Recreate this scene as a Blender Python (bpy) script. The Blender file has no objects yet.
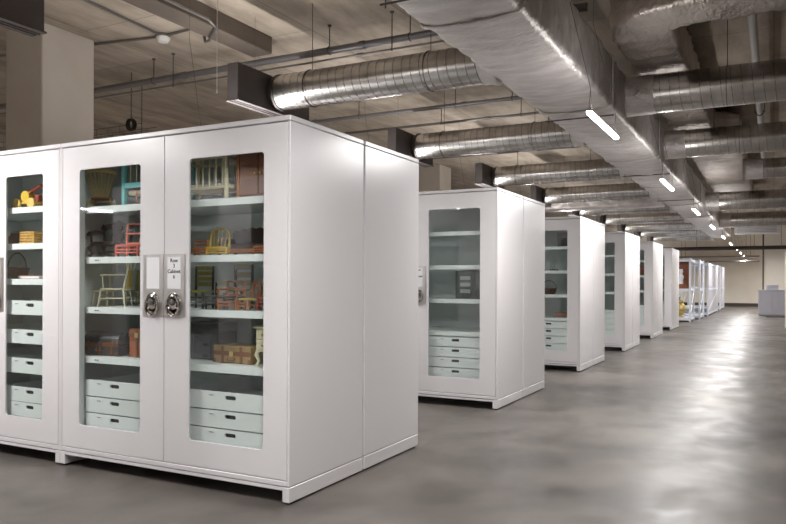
import bpy, bmesh, math, random
from mathutils import Vector, Matrix, noise
random.seed(7)
sc = bpy.context.scene
C = sc.collection
PI = math.pi

# ------------------------------------------------------------------ camera
CAM_H = 1.2816
F_PX, YAW, ROLL, CY = 726.4, 0.4822, 0.0035, 282.13
cam_d = bpy.data.cameras.new('camera')
cam = bpy.data.objects.new('camera', cam_d)
C.objects.link(cam)
cam_d.sensor_width = 36.0
cam_d.lens = F_PX / 786.0 * 36.0
cam_d.shift_y = (CY - 262.0) / 786.0
cam_d.clip_start, cam_d.clip_end = 0.05, 200
_c, _s = math.cos(YAW), math.sin(YAW)
fw, rt, up = Vector((-_s, _c, 0)), Vector((_c, _s, 0)), Vector((0, 0, 1))
cr, sr = math.cos(ROLL), math.sin(ROLL)
rt2, up2 = rt*cr + up*sr, up*cr - rt*sr
cam.matrix_world = Matrix(((rt2.x, up2.x, -fw.x, 0), (rt2.y, up2.y, -fw.y, 0), (rt2.z, up2.z, -fw.z, CAM_H), (0, 0, 0, 1)))
sc.camera = cam
# ------------------------------------------------------------------ world, exposure
w = bpy.data.worlds.new('world'); sc.world = w; w.use_nodes = True
w.node_tree.nodes['Background'].inputs[0].default_value = (0.03, 0.03, 0.03, 1)
sc.view_settings.view_transform = 'Standard'
sc.view_settings.look = 'None'
sc.view_settings.gamma = 1.0
sc.view_settings.use_curve_mapping = False
sc.view_settings.exposure = 1.62
sc.cycles.use_denoising = True
sc.cycles.max_bounces = 10
sc.cycles.diffuse_bounces = 6
sc.cycles.glossy_bounces = 5
sc.cycles.transparent_max_bounces = 16
sc.cycles.caustics_reflective = False
sc.cycles.caustics_refractive = False
sc.cycles.sample_clamp_indirect = 3.0
LAMP_POWER = 27.0      # watts down per fixture
LAMP_UP = 9.0          # watts up

# ------------------------------------------------------------------ materials
def srgb(r, g, b):
    f = lambda v: v/12.92 if v <= .04045 else ((v + .055)/1.055)**2.4
    return (f(r/255), f(g/255), f(b/255), 1)
M = {}
def mat(name, col, rough=.5, metal=0., col2=None, nscale=8., stretch=(1, 1, 1), bump=0., bscale=None, spec=.5, coat=0., detail=4.):
    m = bpy.data.materials.new(name); m.use_nodes = True
    nt = m.node_tree; n = nt.nodes; l = nt.links
    b = n['Principled BSDF']
    b.inputs['Base Color'].default_value = col
    b.inputs['Roughness'].default_value = rough
    b.inputs['Metallic'].default_value = metal
    b.inputs['Specular IOR Level'].default_value = spec
    b.inputs['Coat Weight'].default_value = coat
    if col2 or bump:
        tc = n.new('ShaderNodeTexCoord'); mp = n.new('ShaderNodeMapping')
        mp.inputs['Scale'].default_value = stretch
        l.new(tc.outputs['Object'], mp.inputs['Vector'])
    if col2:
        no = n.new('ShaderNodeTexNoise'); no.inputs['Scale'].default_value = nscale; no.inputs['Detail'].default_value = detail
        l.new(mp.outputs[0], no.inputs['Vector'])
        rp = n.new('ShaderNodeValToRGB')
        rp.color_ramp.elements[0].position = .32; rp.color_ramp.elements[1].position = .68
        rp.color_ramp.elements[0].color = col; rp.color_ramp.elements[1].color = col2
        l.new(no.outputs['Fac'], rp.inputs['Fac']); l.new(rp.outputs['Color'], b.inputs['Base Color'])
    if bump:
        nb = n.new('ShaderNodeTexNoise'); nb.inputs['Scale'].default_value = bscale or nscale; nb.inputs['Detail'].default_value = 6
        l.new(mp.outputs[0], nb.inputs['Vector'])
        bp = n.new('ShaderNodeBump'); bp.inputs['Strength'].default_value = bump; bp.inputs['Distance'].default_value = .02
        l.new(nb.outputs['Fac'], bp.inputs['Height']); l.new(bp.outputs[0], b.inputs['Normal'])
    M[name] = m
    return m
mat('white', srgb(220, 217, 219), .3, spec=.45)
mat('shelf_white', srgb(232, 236, 236), .4)
mat('liner', srgb(208, 213, 211), .45)
mat('gap', srgb(30, 29, 29), .8)
mat('steel', srgb(206, 201, 198), .3, .95, srgb(218, 214, 211), 30, (1, 1, .05))
mat('hinge', srgb(192, 189, 191), .4, 0)
mat('chrome', srgb(200, 196, 190), .12, 1.)
mat('card', srgb(232, 231, 234), .6)
mat('ink', srgb(38, 34, 36), .7)
mat('tag_grey', srgb(140, 146, 148), .7)
mat('galv', srgb(176, 172, 168), .27, 1., srgb(200, 197, 194), 6, (1, 1, 1), .03, 40)
mat('galv_seam', srgb(96, 93, 91), .5, .9)
mat('foil', srgb(208, 201, 198), .42, .65, srgb(236, 231, 228), 3, (1, 2.6, 1), 1.0, 16)
mat('foil_dull', srgb(184, 175, 168), .4, .88, srgb(206, 197, 190), 3, (1.5, 1, 1), 1.0, 16)
mat('plenum', srgb(98, 92, 92), .45, .4, srgb(112, 106, 105), 3)
mat('beam_concrete', srgb(112, 101, 90), .85, 0, srgb(86, 76, 68), 2.5, (1, .4, 1), .3, 10)
mat('black_rubber', srgb(26, 25, 25), .7)
mat('conduit', srgb(140, 136, 134), .35, .8)
mat('pipe_grey', srgb(132, 130, 132), .4, .6)
mat('pipe_dark', srgb(66, 60, 56), .5, .3)
mat('pipe_white', srgb(226, 223, 219), .45)
mat('wire', srgb(96, 92, 90), .5, .6)
mat('plaster', srgb(206, 197, 185), .75, 0, srgb(198, 188, 175), 2)
mat('plaster_cream', srgb(240, 233, 220), .75, 0, srgb(235, 227, 212), 2)
mat('base_dark', srgb(70, 62, 56), .6)
mat('rack', srgb(214, 218, 226), .4)
mat('lavender', srgb(190, 188, 196), .55, 0, srgb(182, 180, 189), 2)
mat('plastic_white', srgb(230, 228, 224), .4)
# furniture colours
mat('w_yellow', srgb(206, 172, 92), .45, 0, srgb(222, 190, 112), 20, (1, 1, .2))
mat('w_brightyellow', srgb(214, 178, 66), .45)
mat('w_orange', srgb(172, 102, 48), .4, 0, srgb(148, 82, 36), 22, (1, 1, .2))
mat('w_turq', srgb(110, 196, 198), .45)
mat('w_salmon', srgb(226, 112, 96), .45)
mat('w_dark', srgb(48, 31, 26), .35, 0, srgb(66, 42, 34), 20, (1, 1, .2))
mat('w_black', srgb(34, 28, 28), .35)
mat('w_cream', srgb(226, 218, 186), .45)
mat('w_brown', srgb(134, 80, 50), .4, 0, srgb(112, 64, 38), 16, (.2, 1, 1))
mat('w_red', srgb(160, 74, 60), .45)
mat('rush', srgb(178, 164, 76), .8, 0, srgb(150, 140, 60), 60, (1, 6, 1), .3, 80)
mat('cushion', srgb(206, 190, 160), .85)
mat('copper', srgb(132, 82, 46), .35, .6)
mat('trunk_black', srgb(44, 42, 46), .45, 0, srgb(58, 54, 56), 12)
mat('trunk_grey', srgb(92, 90, 94), .6, 0, srgb(80, 78, 82), 10)
mat('tan', srgb(160, 132, 82), .6, 0, srgb(142, 114, 68), 18)
mat('leather', srgb(116, 68, 38), .5)
mat('brick_orange', srgb(164, 92, 58), .6, 0, srgb(144, 76, 46), 14)
mat('wicker', srgb(206, 164, 92), .7, 0, srgb(182, 138, 70), 40)
mat('basket', srgb(104, 72, 54), .7, 0, srgb(84, 56, 42), 40)
mat('grey_felt', srgb(120, 120, 120), .8)
mat('gold', srgb(196, 172, 110), .35, .4)
mat('glassware', srgb(150, 160, 160), .15, 0, spec=.8)

def glass_mat():
    m = bpy.data.materials.new('door_glass'); m.use_nodes = True
    nt = m.node_tree; n = nt.nodes; l = nt.links
    for x in list(n):
        if x.type != 'OUTPUT_MATERIAL': n.remove(x)
    out = [x for x in n if x.type == 'OUTPUT_MATERIAL'][0]
    tr = n.new('ShaderNodeBsdfTransparent'); tr.inputs[0].default_value = (.93, .965, .95, 1)
    gl = n.new('ShaderNodeBsdfGlossy'); gl.inputs['Roughness'].default_value = .015; gl.inputs[0].default_value = (.95, .97, .96, 1)
    ge = n.new('ShaderNodeNewGeometry')
    dt = n.new('ShaderNodeVectorMath'); dt.operation = 'DOT_PRODUCT'
    l.new(ge.outputs['Normal'], dt.inputs[0]); l.new(ge.outputs['Incoming'], dt.inputs[1])
    def mth(op, a=None, b=None, c=None):
        x = n.new('ShaderNodeMath'); x.operation = op
        for i_, v in enumerate((a, b, c)):
            if v is None: continue
            if isinstance(v, (int, float)): x.inputs[i_].default_value = v
            else: l.new(v, x.inputs[i_])
        return x.outputs[0]
    co = mth('ABSOLUTE', dt.outputs['Value'])
    ma = mth('MULTIPLY_ADD', mth('POWER', mth('SUBTRACT', 1.0, co), 5.0), .9, .085)
    mx = n.new('ShaderNodeMixShader')
    l.new(ma, mx.inputs[0])
    l.new(tr.outputs[0], mx.inputs[1]); l.new(gl.outputs[0], mx.inputs[2]); l.new(mx.outputs[0], out.inputs[0])
    M['glass'] = m
glass_mat()

def emit_mat(name, col, strength):
    m = bpy.data.materials.new(name); m.use_nodes = True
    nt = m.node_tree; n = nt.nodes
    b = n['Principled BSDF']
    b.inputs['Base Color'].default_value = (.9, .9, .9, 1)
    b.inputs['Emission Color'].default_value = col
    b.inputs['Emission Strength'].default_value = strength
    M[name] = m
LAMP_COL = (1.0, .98, .965)
emit_mat('lamp', LAMP_COL + (1,), 6.0)
M['lamp'].cycles.emission_sampling = 'NONE'

def concrete_floor():
    m = bpy.data.materials.new('polished_concrete'); m.use_nodes = True
    nt = m.node_tree; n = nt.nodes; l = nt.links; b = n['Principled BSDF']
    tc = n.new('ShaderNodeTexCoord')
    def nz(scale, det, rough=.55, dist=0., st=(1, 1, 1)):
        mp = n.new('ShaderNodeMapping'); mp.inputs['Scale'].default_value = st
        l.new(tc.outputs['Object'], mp.inputs[0])
        a = n.new('ShaderNodeTexNoise'); a.inputs['Scale'].default_value = scale; a.inputs['Detail'].default_value = det
        a.inputs['Roughness'].default_value = rough; a.inputs['Distortion'].default_value = dist
        l.new(mp.outputs[0], a.inputs['Vector']); return a
    a = nz(.8, 3, .55, .4); bb = nz(3.0, 3, .5, .3, (1, .7, 1))
    r1 = n.new('ShaderNodeValToRGB')
    e = r1.color_ramp.elements
    e[0].position = .3; e[0].color = srgb(76, 72, 69); e[1].position = .7; e[1].color = srgb(124, 117, 111)
    l.new(a.outputs['Fac'], r1.inputs[0])
    r2 = n.new('ShaderNodeValToRGB'); e = r2.color_ramp.elements
    e[0].position = .25; e[0].color = (.66, .65, .64, 1); e[1].position = .72; e[1].color = (1, 1, 1, 1)
    l.new(bb.outputs['Fac'], r2.inputs[0])
    mx = n.new('ShaderNodeMix'); mx.data_type = 'RGBA'; mx.blend_type = 'MULTIPLY'; mx.inputs[0].default_value = .75
    l.new(r1.outputs[0], mx.inputs[6]); l.new(r2.outputs[0], mx.inputs[7])
    l.new(mx.outputs[2], b.inputs['Base Color'])
    r3 = n.new('ShaderNodeMapRange'); r3.inputs[1].default_value = .3; r3.inputs[2].default_value = .7
    r3.inputs[3].default_value = .3; r3.inputs[4].default_value = .5
    l.new(bb.outputs['Fac'], r3.inputs[0]); l.new(r3.outputs[0], b.inputs['Roughness'])
    b.inputs['Specular IOR Level'].default_value = .34
    M['floor'] = m
concrete_floor()
def concrete_ceiling():
    m = bpy.data.materials.new('formed_concrete'); m.use_nodes = True
    nt = m.node_tree; n = nt.nodes; l = nt.links; b = n['Principled BSDF']
    tc = n.new('ShaderNodeTexCoord')
    mp = n.new('ShaderNodeMapping'); mp.inputs['Rotation'].default_value = (0, 0, PI/2)
    l.new(tc.outputs['Object'], mp.inputs[0])
    br = n.new('ShaderNodeTexBrick')
    br.inputs['Color1'].default_value = srgb(202, 189, 173); br.inputs['Color2'].default_value = srgb(184, 171, 155)
    br.inputs['Mortar'].default_value = srgb(158, 146, 131); br.inputs['Scale'].default_value = 1
    br.inputs['Mortar Size'].default_value = .008; br.inputs['Brick Width'].default_value = 2.4; br.inputs['Row Height'].default_value = 1.22
    br.inputs['Bias'].default_value = 0
    l.new(mp.outputs[0], br.inputs['Vector'])
    st = n.new('ShaderNodeMapping'); st.inputs['Scale'].default_value = (1.6, .45, 1); l.new(tc.outputs['Object'], st.inputs[0])
    a = n.new('ShaderNodeTexNoise'); a.inputs['Scale'].default_value = 1.5; a.inputs['Detail'].default_value = 8; a.inputs['Roughness'].default_value = .65
    l.new(st.outputs[0], a.inputs['Vector'])
    rp = n.new('ShaderNodeValToRGB'); e = rp.color_ramp.elements
    e[0].position = .33; e[0].color = (.46, .43, .4, 1); e[1].position = .62; e[1].color = (1, 1, 1, 1)
    l.new(a.outputs['Fac'], rp.inputs[0])
    mx = n.new('ShaderNodeMix'); mx.data_type = 'RGBA'; mx.blend_type = 'MULTIPLY'; mx.inputs[0].default_value = .85
    l.new(br.outputs['Color'], mx.inputs[6]); l.new(rp.outputs[0], mx.inputs[7]); l.new(mx.outputs[2], b.inputs['Base Color'])
    bp = n.new('ShaderNodeBump'); bp.inputs['Strength'].default_value = .4; bp.inputs['Distance'].default_value = .02
    l.new(a.outputs['Fac'], bp.inputs['Height']); l.new(bp.outputs[0], b.inputs['Normal'])
    b.inputs['Roughness'].default_value = .85
    M['ceiling'] = m
concrete_ceiling()

# ------------------------------------------------------------------ mesh helpers
class MB:
    def __init__(s): s.v = []; s.f = []
    def add(s, vs, fs):
        o = len(s.v); s.v += [tuple(p) for p in vs]; s.f += [tuple(i + o for i in f) for f in fs]; return s
    def box(s, x0, y0, z0, x1, y1, z1):
        if x0 > x1: x0, x1 = x1, x0
        if y0 > y1: y0, y1 = y1, y0
        if z0 > z1: z0, z1 = z1, z0
        return s.add([(x0,y0,z0),(x1,y0,z0),(x1,y1,z0),(x0,y1,z0),(x0,y0,z1),(x1,y0,z1),(x1,y1,z1),(x0,y1,z1)],
            [(0,3,2,1),(4,5,6,7),(0,1,5,4),(1,2,6,5),(2,3,7,6),(3,0,4,7)])
    def tube(s, pts, r, n=8, closed=False, caps=True, flat=None):
        pts = [Vector(p) for p in pts]; N = len(pts)
        rs = r if isinstance(r, (list, tuple)) else [r]*N
        tans = []
        for i in range(N):
            if closed: t = pts[(i+1) % N] - pts[i-1]
            else: t = pts[min(i+1, N-1)] - pts[max(i-1, 0)]
            tans.append(t.normalized())
        ref = Vector((0, 0, 1)) if abs(tans[0].z) < .9 else Vector((1, 0, 0))
        nrm = (ref - tans[0]*ref.dot(tans[0])).normalized()
        vs = []
        for i in range(N):
            if i: nrm = (nrm - tans[i]*nrm.dot(tans[i])).normalized()
            bn = tans[i].cross(nrm)
            for k in range(n):
                a = 2*PI*k/n
                fx, fy = (1, 1) if not flat else flat
                vs.append(pts[i] + nrm*(math.cos(a)*rs[i]*fx) + bn*(math.sin(a)*rs[i]*fy))
        fs = []
        for i in range(N if closed else N-1):
            j = (i+1) % N
            for k in range(n):
                k2 = (k+1) % n
                fs.append((i*n+k, i*n+k2, j*n+k2, j*n+k))
        if caps and not closed:
            fs.append(tuple(range(n-1, -1, -1))); fs.append(tuple((N-1)*n + k for k in range(n)))
        return s.add(vs, fs)
    def lathe(s, prof, n=16, centre=(0, 0, 0), axis='z', sx=1, sy=1):
        vs = []
        for (r, h) in prof:
            for k in range(n):
                a = 2*PI*k/n; p = (math.cos(a)*r*sx, math.sin(a)*r*sy, h)
                if axis == 'y': p = (p[0], h, p[1])
                if axis == 'x': p = (h, p[0], p[1])
                vs.append((p[0]+centre[0], p[1]+centre[1], p[2]+centre[2]))
        fs = []
        for i in range(len(prof)-1):
            for k in range(n):
                k2 = (k+1) % n
                fs.append((i*n+k, i*n+k2, (i+1)*n+k2, (i+1)*n+k))
        fs.append(tuple(range(n-1, -1, -1))); fs.append(tuple((len(prof)-1)*n+k for k in range(n)))
        return s.add(vs, fs)
    def prism(s, outline, y0, y1):          # outline in x,z extruded along y
        n = len(outline)
        vs = [(x, y0, z) for x, z in outline] + [(x, y1, z) for x, z in outline]
        fs = [tuple(range(n)), tuple(range(2*n-1, n-1, -1))]
        for i in range(n): j = (i+1) % n; fs.append((j, i, n+i, n+j))
        return s.add(vs, fs)
    def holed(s, x0, z0, x1, z1, hx0, hz0, hx1, hz1, r, y0, y1, seg=4):   # plate in x,z with a rounded window
        arcs = []
        for cx, cz, a0 in ((hx0+r, hz0+r, PI), (hx1-r, hz0+r, 1.5*PI), (hx1-r, hz1-r, 0), (hx0+r, hz1-r, .5*PI)):
            arcs.append([(cx + r*math.cos(a0 + .5*PI*k/seg), cz + r*math.sin(a0 + .5*PI*k/seg)) for k in range(seg+1)])
        out = [(x0, z0), (x1, z0), (x1, z1), (x0, z1)]
        inner = [p for a in arcs for p in a]; m = len(inner)
        vs = [(x, y0, z) for x, z in out+inner] + [(x, y1, z) for x, z in out+inner]
        B = 4 + m; fs = []
        for i in range(4):
            for k in range(seg):
                a = 4 + i*(seg+1) + k
                fs.append((i, a+1, a)); fs.append((B+i, B+a, B+a+1))
            j = (i+1) % 4; a = 4 + i*(seg+1) + seg; b = 4 + j*(seg+1)
            fs.append((i, j, b, a)); fs.append((B+j, B+i, B+a, B+b))
            fs.append((j, i, B+i, B+j))
        for k in range(m):
            a = 4+k; b = 4+(k+1) % m
            fs.append((a, b, B+b, B+a))
        return s.add(vs, fs)
    def mesh(s, name, m, smooth=False, bevel=0., fix=True):
        me = bpy.data.meshes.new(name); me.from_pydata(s.v, [], s.f)
        bm = bmesh.new(); bm.from_mesh(me)
        if fix: bmesh.ops.recalc_face_normals(bm, faces=bm.faces)
        if bevel:
            es = [e for e in bm.edges if len(e.link_faces) == 2 and e.calc_face_angle(0) > .6]
            bmesh.ops.bevel(bm, geom=es, offset=bevel, segments=1, affect='EDGES', clamp_overlap=True)
        bm.to_mesh(me); bm.free()
        if smooth:
            for p in me.polygons: p.use_smooth = True
            me.set_sharp_from_angle(angle=.7)
        me.materials.append(M[m] if isinstance(m, str) else m)
        return me
    def build(s, name, m, parent=None, smooth=False, bevel=0., loc=None):
        return link(name, s.mesh(name, m, smooth, bevel), parent, loc)
def link(name, me, parent=None, loc=None):
    o = bpy.data.objects.new(name, me); C.objects.link(o)
    if parent: o.parent = parent
    if loc: o.location = loc
    return o
def tag(o, label, cat, group=None):
    o['label'] = label; o['category'] = cat
    if group: o['group'] = group
    return o
def thing(name, label, cat, loc=(0, 0, 0), rz=0., group=None):
    o = bpy.data.objects.new(name, None); C.objects.link(o)
    o.empty_display_size = .1
    o.location = loc; o.rotation_euler = (0, 0, rz)
    return tag(o, label, cat, group)
def struct(name, mb, m, **k):
    o = mb.build(name, m, **k); o['kind'] = 'structure'; return o
CACHE = {}
def cached(key, fn):
    if key not in CACHE: CACHE[key] = fn()
    return CACHE[key]
def arc(cx, cy, r, a0, a1, n, plane='xz', off=0., sx=1., sy=1.):
    pts = []
    for i in range(n+1):
        a = a0 + (a1-a0)*i/n; u, v = cx + r*sx*math.cos(a), cy + r*sy*math.sin(a)
        pts.append((u, off, v) if plane == 'xz' else ((u, v, off) if plane == 'xy' else (off, u, v)))
    return pts
def text_mesh(key, txt, size, m):
    def f():
        cu = bpy.data.curves.new('lettering', 'FONT'); cu.body = txt; cu.size = size; cu.extrude = .0004
        cu.align_x = 'CENTER'; cu.align_y = 'CENTER'; cu.resolution_u = 3; cu.offset = size*.012
        o = bpy.data.objects.new('lettering', cu); C.objects.link(o)
        dg = bpy.context.evaluated_depsgraph_get()
        me = bpy.data.meshes.new_from_object(o.evaluated_get(dg))
        bpy.data.objects.remove(o); bpy.data.curves.remove(cu)
        me.transform(Matrix.Rotation(PI/2, 4, 'X')); me.name = 'lettering'
        me.materials.clear(); me.materials.append(M[m]); return me
    return cached(('txt', key), f)

# ------------------------------------------------------------------ the room
ZC = 4.28
XL, XR, YB, YF = -14.0, 6.5, -8.0, 45.0
struct('floor', MB().box(XL, YB, -.12, XR, YF, 0), 'floor')
struct('ceiling', MB().box(XL, YB, ZC, XR, YF, ZC+.15), 'ceiling')
struct('wall_left', MB().box(XL-.15, YB, 0, XL, YF, ZC), 'plaster')
struct('wall_right', MB().box(XR, YB, 0, XR+.15, YF, ZC), 'plaster')
struct('wall_back', MB().box(XL, YB-.15, 0, XR, YB, ZC), 'plaster')
struct('wall_far', MB().box(XL, YF, 0, XR, YF+.15, ZC), 'plaster_cream')
struct('baseboard_far', MB().box(XL, YF-.03, 0, XR, YF-.001, .16).box(XL, YF-.022, .16, XR, YF-.001, .175), 'base_dark')
# concrete downstand over the nearest cabinets
b = tag(MB().box(-5.75, -3.0, 4.07, -5.45, 7.2, ZC-.001).build('concrete_beam', 'beam_concrete', bevel=.01), 'short dark concrete beam under the ceiling above the nearest cabinet row', 'beam')

# ------------------------------------------------------------------ storage cabinets
H = 2.24
S_ROW, X0, Y0 = 3.534, -2.45, 3.41
D_U = .838
def cabinet(label, xr, y, W, rz, win, config, text=None, group='white glass-door storage cabinets', card=True):
    """xr = right edge as seen from the front; win = (outer margin, inner margin)"""
    cx = xr - W/2 if rz == 0 else xr + W/2
    t = thing('storage_cabinet', label, 'cabinet', (cx, y, 0), rz, group)
    h = W/2; D = D_U
    def part(key, name, fn, m, bevel=0., smooth=False, parent=t, loc=None):
        me = cached((name, key, round(W, 3)), lambda: fn().mesh(name, m, smooth, bevel))
        return link(name, me, parent, loc)
    for sgn in (-1, 1):
        part(sgn, 'side_panel', lambda: MB().box(sgn*h, 0, .104, sgn*(h-.018), D, 2.206), 'white', .003)
        part(sgn, 'inner_panel', lambda: MB().box(sgn*(h-.0185), .051, .14, sgn*(h-.028), D-.02, 2.2), 'liner')
        part(sgn, 'frame_post', lambda: MB().box(sgn*(h-.018), .016, .14, sgn*(h-.185), .05, 2.2), 'liner')
        part(sgn, 'plinth', lambda: MB().box(sgn*h, .0, .012, sgn*(h-.05), D, .099), 'white', .003)
        for fy in (.04, D-.06):
            part(0, 'foot', lambda: MB().lathe([(.014, 0), (.014, .006), (.009, .012)], 8), 'gap', loc=(sgn*(h-.025), fy, 0))
    part(0, 'back_panel', lambda: MB().box(-h+.018, D-.018, .104, h-.018, D, 2.206), 'liner')
    part(0, 'top_panel', lambda: MB().box(-h, 0, 2.209, h, D, H), 'white', .004)
    part(0, 'bottom_panel', lambda: MB().box(-h+.018, .0, .104, h-.018, D-.018, .134), 'white', .003)
    part(0, 'base_rail', lambda: MB().box(-h+.05, .0, .08, h-.05, .03, .099), 'white')
    # shelves and drawers
    sx = h - .197
    for z in config['shelves']:
        sh = part(0, 'shelf', lambda: MB().box(-h+.03, .062, -.012, h-.03, D-.03, 0).box(-sx, .05, -.043, sx, .062, 0), 'shelf_white', loc=(0, 0, z))
        for dx in ((-.665,) if config.get('tags', True) else ()):
            part(0, 'shelf_tag', lambda: MB().box(-.03, .0485, -.03, .03, .05, -.014), 'card', parent=sh, loc=(dx*W/1.95-.0, 0, 0))
            part(0, 'tag_print', lambda: MB().box(-.024, .048, -.025, -.004, .0485, -.019).box(0, .048, -.025, .016, .0485, -.019), 'ink', parent=sh, loc=(dx*W/1.95, 0, 0))
    for z0, z1 in config['drawers']:
        hh = round(z1-z0, 4)
        for half in (-1, 1):
            a, b_ = (-sx, -.004) if half < 0 else (.004, sx)
            mid = half*(win[1] + h - win[0])/2
            dr = part((half, hh), 'drawer', lambda: MB().holed(a, 0, b_, hh, mid-.044, hh-.046, mid+.044, hh-.02, .012, .05, .062)
                .box(a+.004, .062, 0, b_-.004, D-.06, .006).box(a+.004, .062, 0, a+.01, D-.06, hh-.012).box(b_-.01, .062, 0, b_-.004, D-.06, hh-.012).box(a+.004, D-.066, 0, b_-.004, D-.06, hh-.012), 'shelf_white', loc=(0, 0, z0))
            part((half, hh), 'slot_shade', lambda: MB().box(mid-.06, .0625, hh-.058, mid+.06, .074, hh-.006), 'gap', parent=dr)  # near-black block paints the shade inside the drawer's handle hole
            part((half, hh), 'drawer_tag', lambda: MB().box(mid-.17, .0485, hh-.032, mid-.11, .05, hh-.014), 'card', parent=dr)
            part((half, hh), 'tag_print', lambda: MB().box(mid-.165, .048, hh-.026, mid-.13, .0485, hh-.02), 'tag_grey', parent=dr)
    # doors
    om, im = win
    for sgn in (-1, 1):
        e, m_ = sgn*(h-.021), sgn*.003
        a, b_ = min(e, m_), max(e, m_)
        wx = sorted((sgn*(h-om), sgn*im))
        d = part((sgn, win), 'door', lambda: MB().holed(a, .139, b_, 2.202, wx[0], .297, wx[1], 2.042, .022, .001, .014), 'white', .0012)
        part((sgn, win), 'pane', lambda: MB().add([(wx[0]-.001, .005, .296), (wx[1]+.001, .005, .296), (wx[1]+.001, .005, 2.043), (wx[0]-.001, .005, 2.043)], [(0, 1, 2, 3)]), 'glass', parent=d)
        def hin():
            mb = MB()
            for i in range(29):
                z = .17 + i*.07; mb.tube([(sgn*(h-.0105), .006, z), (sgn*(h-.0105), .006, z+.066)], .0065, 6)
            return mb
        part((sgn,), 'hinge', hin, 'hinge', parent=d, smooth=True)
        if not card: continue
        px = sgn*.09
        part((sgn,), 'lock_plate', lambda: MB().box(px-.089, -.004, 1.057, px+.089, .001, 1.453), 'steel', .0015, parent=d)
        part((sgn,), 'label_card', lambda: MB().box(px-.046*1.2, -.0055, 1.235, px+.046*1.2, -.004, 1.435), 'card', parent=d)
        def cup():
            return MB().lathe([(.062, 0), (.062, -.008), (.054, -.012), (.047, -.006), (.043, .0), (.03, .0), (.028, -.012), (.014, -.014), (.006, -.014)], 24, (px, -.004, 1.137), 'y', 1.0, 1.16)
        part((sgn,), 'latch_cup', cup, 'chrome', smooth=True, parent=d)
        def ring():
            mb = MB().tube(arc(px, 1.128, .05, 0, 2*PI, 24, off=-.02, sx=1.05, sy=1.25)[:-1], .0075, 8, closed=True)
            return mb.tube([(px, -.012, 1.196), (px, -.022, 1.196)], .013, 10).box(px-.03, -.02, 1.113, px+.03, -.012, 1.122)
        part((sgn,), 'latch_ring', ring, 'chrome', smooth=True, parent=d)
        part((sgn,), 'lock_knob', lambda: MB().lathe([(.02, 0), (.02, -.01), (.012, -.013)], 14, (px, -.016, 1.15), 'y'), 'wire', smooth=True, parent=d)
        if text and sgn > 0:
            for i, (tx, sz) in enumerate(text):
                link('card_lettering', text_mesh(tx + str(sz), tx, sz, 'ink'), d, (px, -.0062, 1.412 - i*.034))
    return t

CFG1 = dict(shelves=[1.792, 1.446, 1.104, .764], drawers=[(.495, .604), (.383, .487), (.272, .375)])
CFG2 = dict(shelves=[1.812, 1.46, 1.108, .766], drawers=[(.612, .712), (.505, .604), (.396, .497), (.285, .388)])
CFGU = dict(shelves=[1.822, 1.556, 1.296], drawers=[(1.033, 1.137), (.822, .924), (.605, .715), (.396, .503), (.289, .392)])
W1, W2 = 1.95, 1.60
WIN1, WIN2 = (.19, .21), (.19, .20)
txtA = [('Row', .034), ('3', .034), ('Cabinet', .034), ('6', .034)]
txtB = [('Row', .034), ('5', .034), ('Cabinet', .034), ('6', .034)]
ordn = ['', 'nearest', 'second', 'third', 'fourth', 'fifth', 'sixth']
for k in range(0, 7):
    y = Y0 + (k-1)*S_ROW
    yb = y + 1.70
    if k == 0:
        t = cabinet('white cabinet facing the nearest row across the aisle, seen mirrored in its glass', X0-W1, yb, W1, PI, WIN1, CFG2)
        t = cabinet('narrower white cabinet facing the nearest row, left of its mirrored neighbour', X0-W1-W2, yb, W2, PI, WIN2, CFG2)
        cabinet('white cabinet of the row beside the camera, doors turned from the nearest row', X0, y, W1, 0, WIN1, CFG2)
        continue
    if k == 1:
        cabinet('nearest white cabinet, two glass doors before shelves of miniature chairs, labelled Row 3', X0, y, W1, 0, WIN1, CFG1, txtA)
        cabinet('narrower white cabinet cut by the left photo edge, with basket and toy shelves', X0-W1, y, W2, 0, WIN2, CFGU)
    elif k == 2:
        cabinet('second white cabinet down the aisle, nearly empty shelves above four drawers', X0, y, W1, 0, WIN1, CFG2, txtB)
    else:
        cabinet('%s white cabinet down the aisle, doors facing the camera' % ordn[k], X0, y, W1, 0, WIN1, CFG2)
    cabinet('white cabinet backing onto the %s one of the aisle, doors facing away' % ordn[k], X0-W1, yb, W1, PI, WIN1, CFG2)
    if k in (1, 2):
        cabinet('narrower white cabinet of the %s row facing away, hidden from the aisle' % ordn[k], X0-W1-W2, yb, W2, PI, WIN2, CFG2)
    if k == 2:
        cabinet('narrower white cabinet beside the second one, behind the nearest row', X0-W1, y, W2, 0, WIN2, CFG2)

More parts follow.
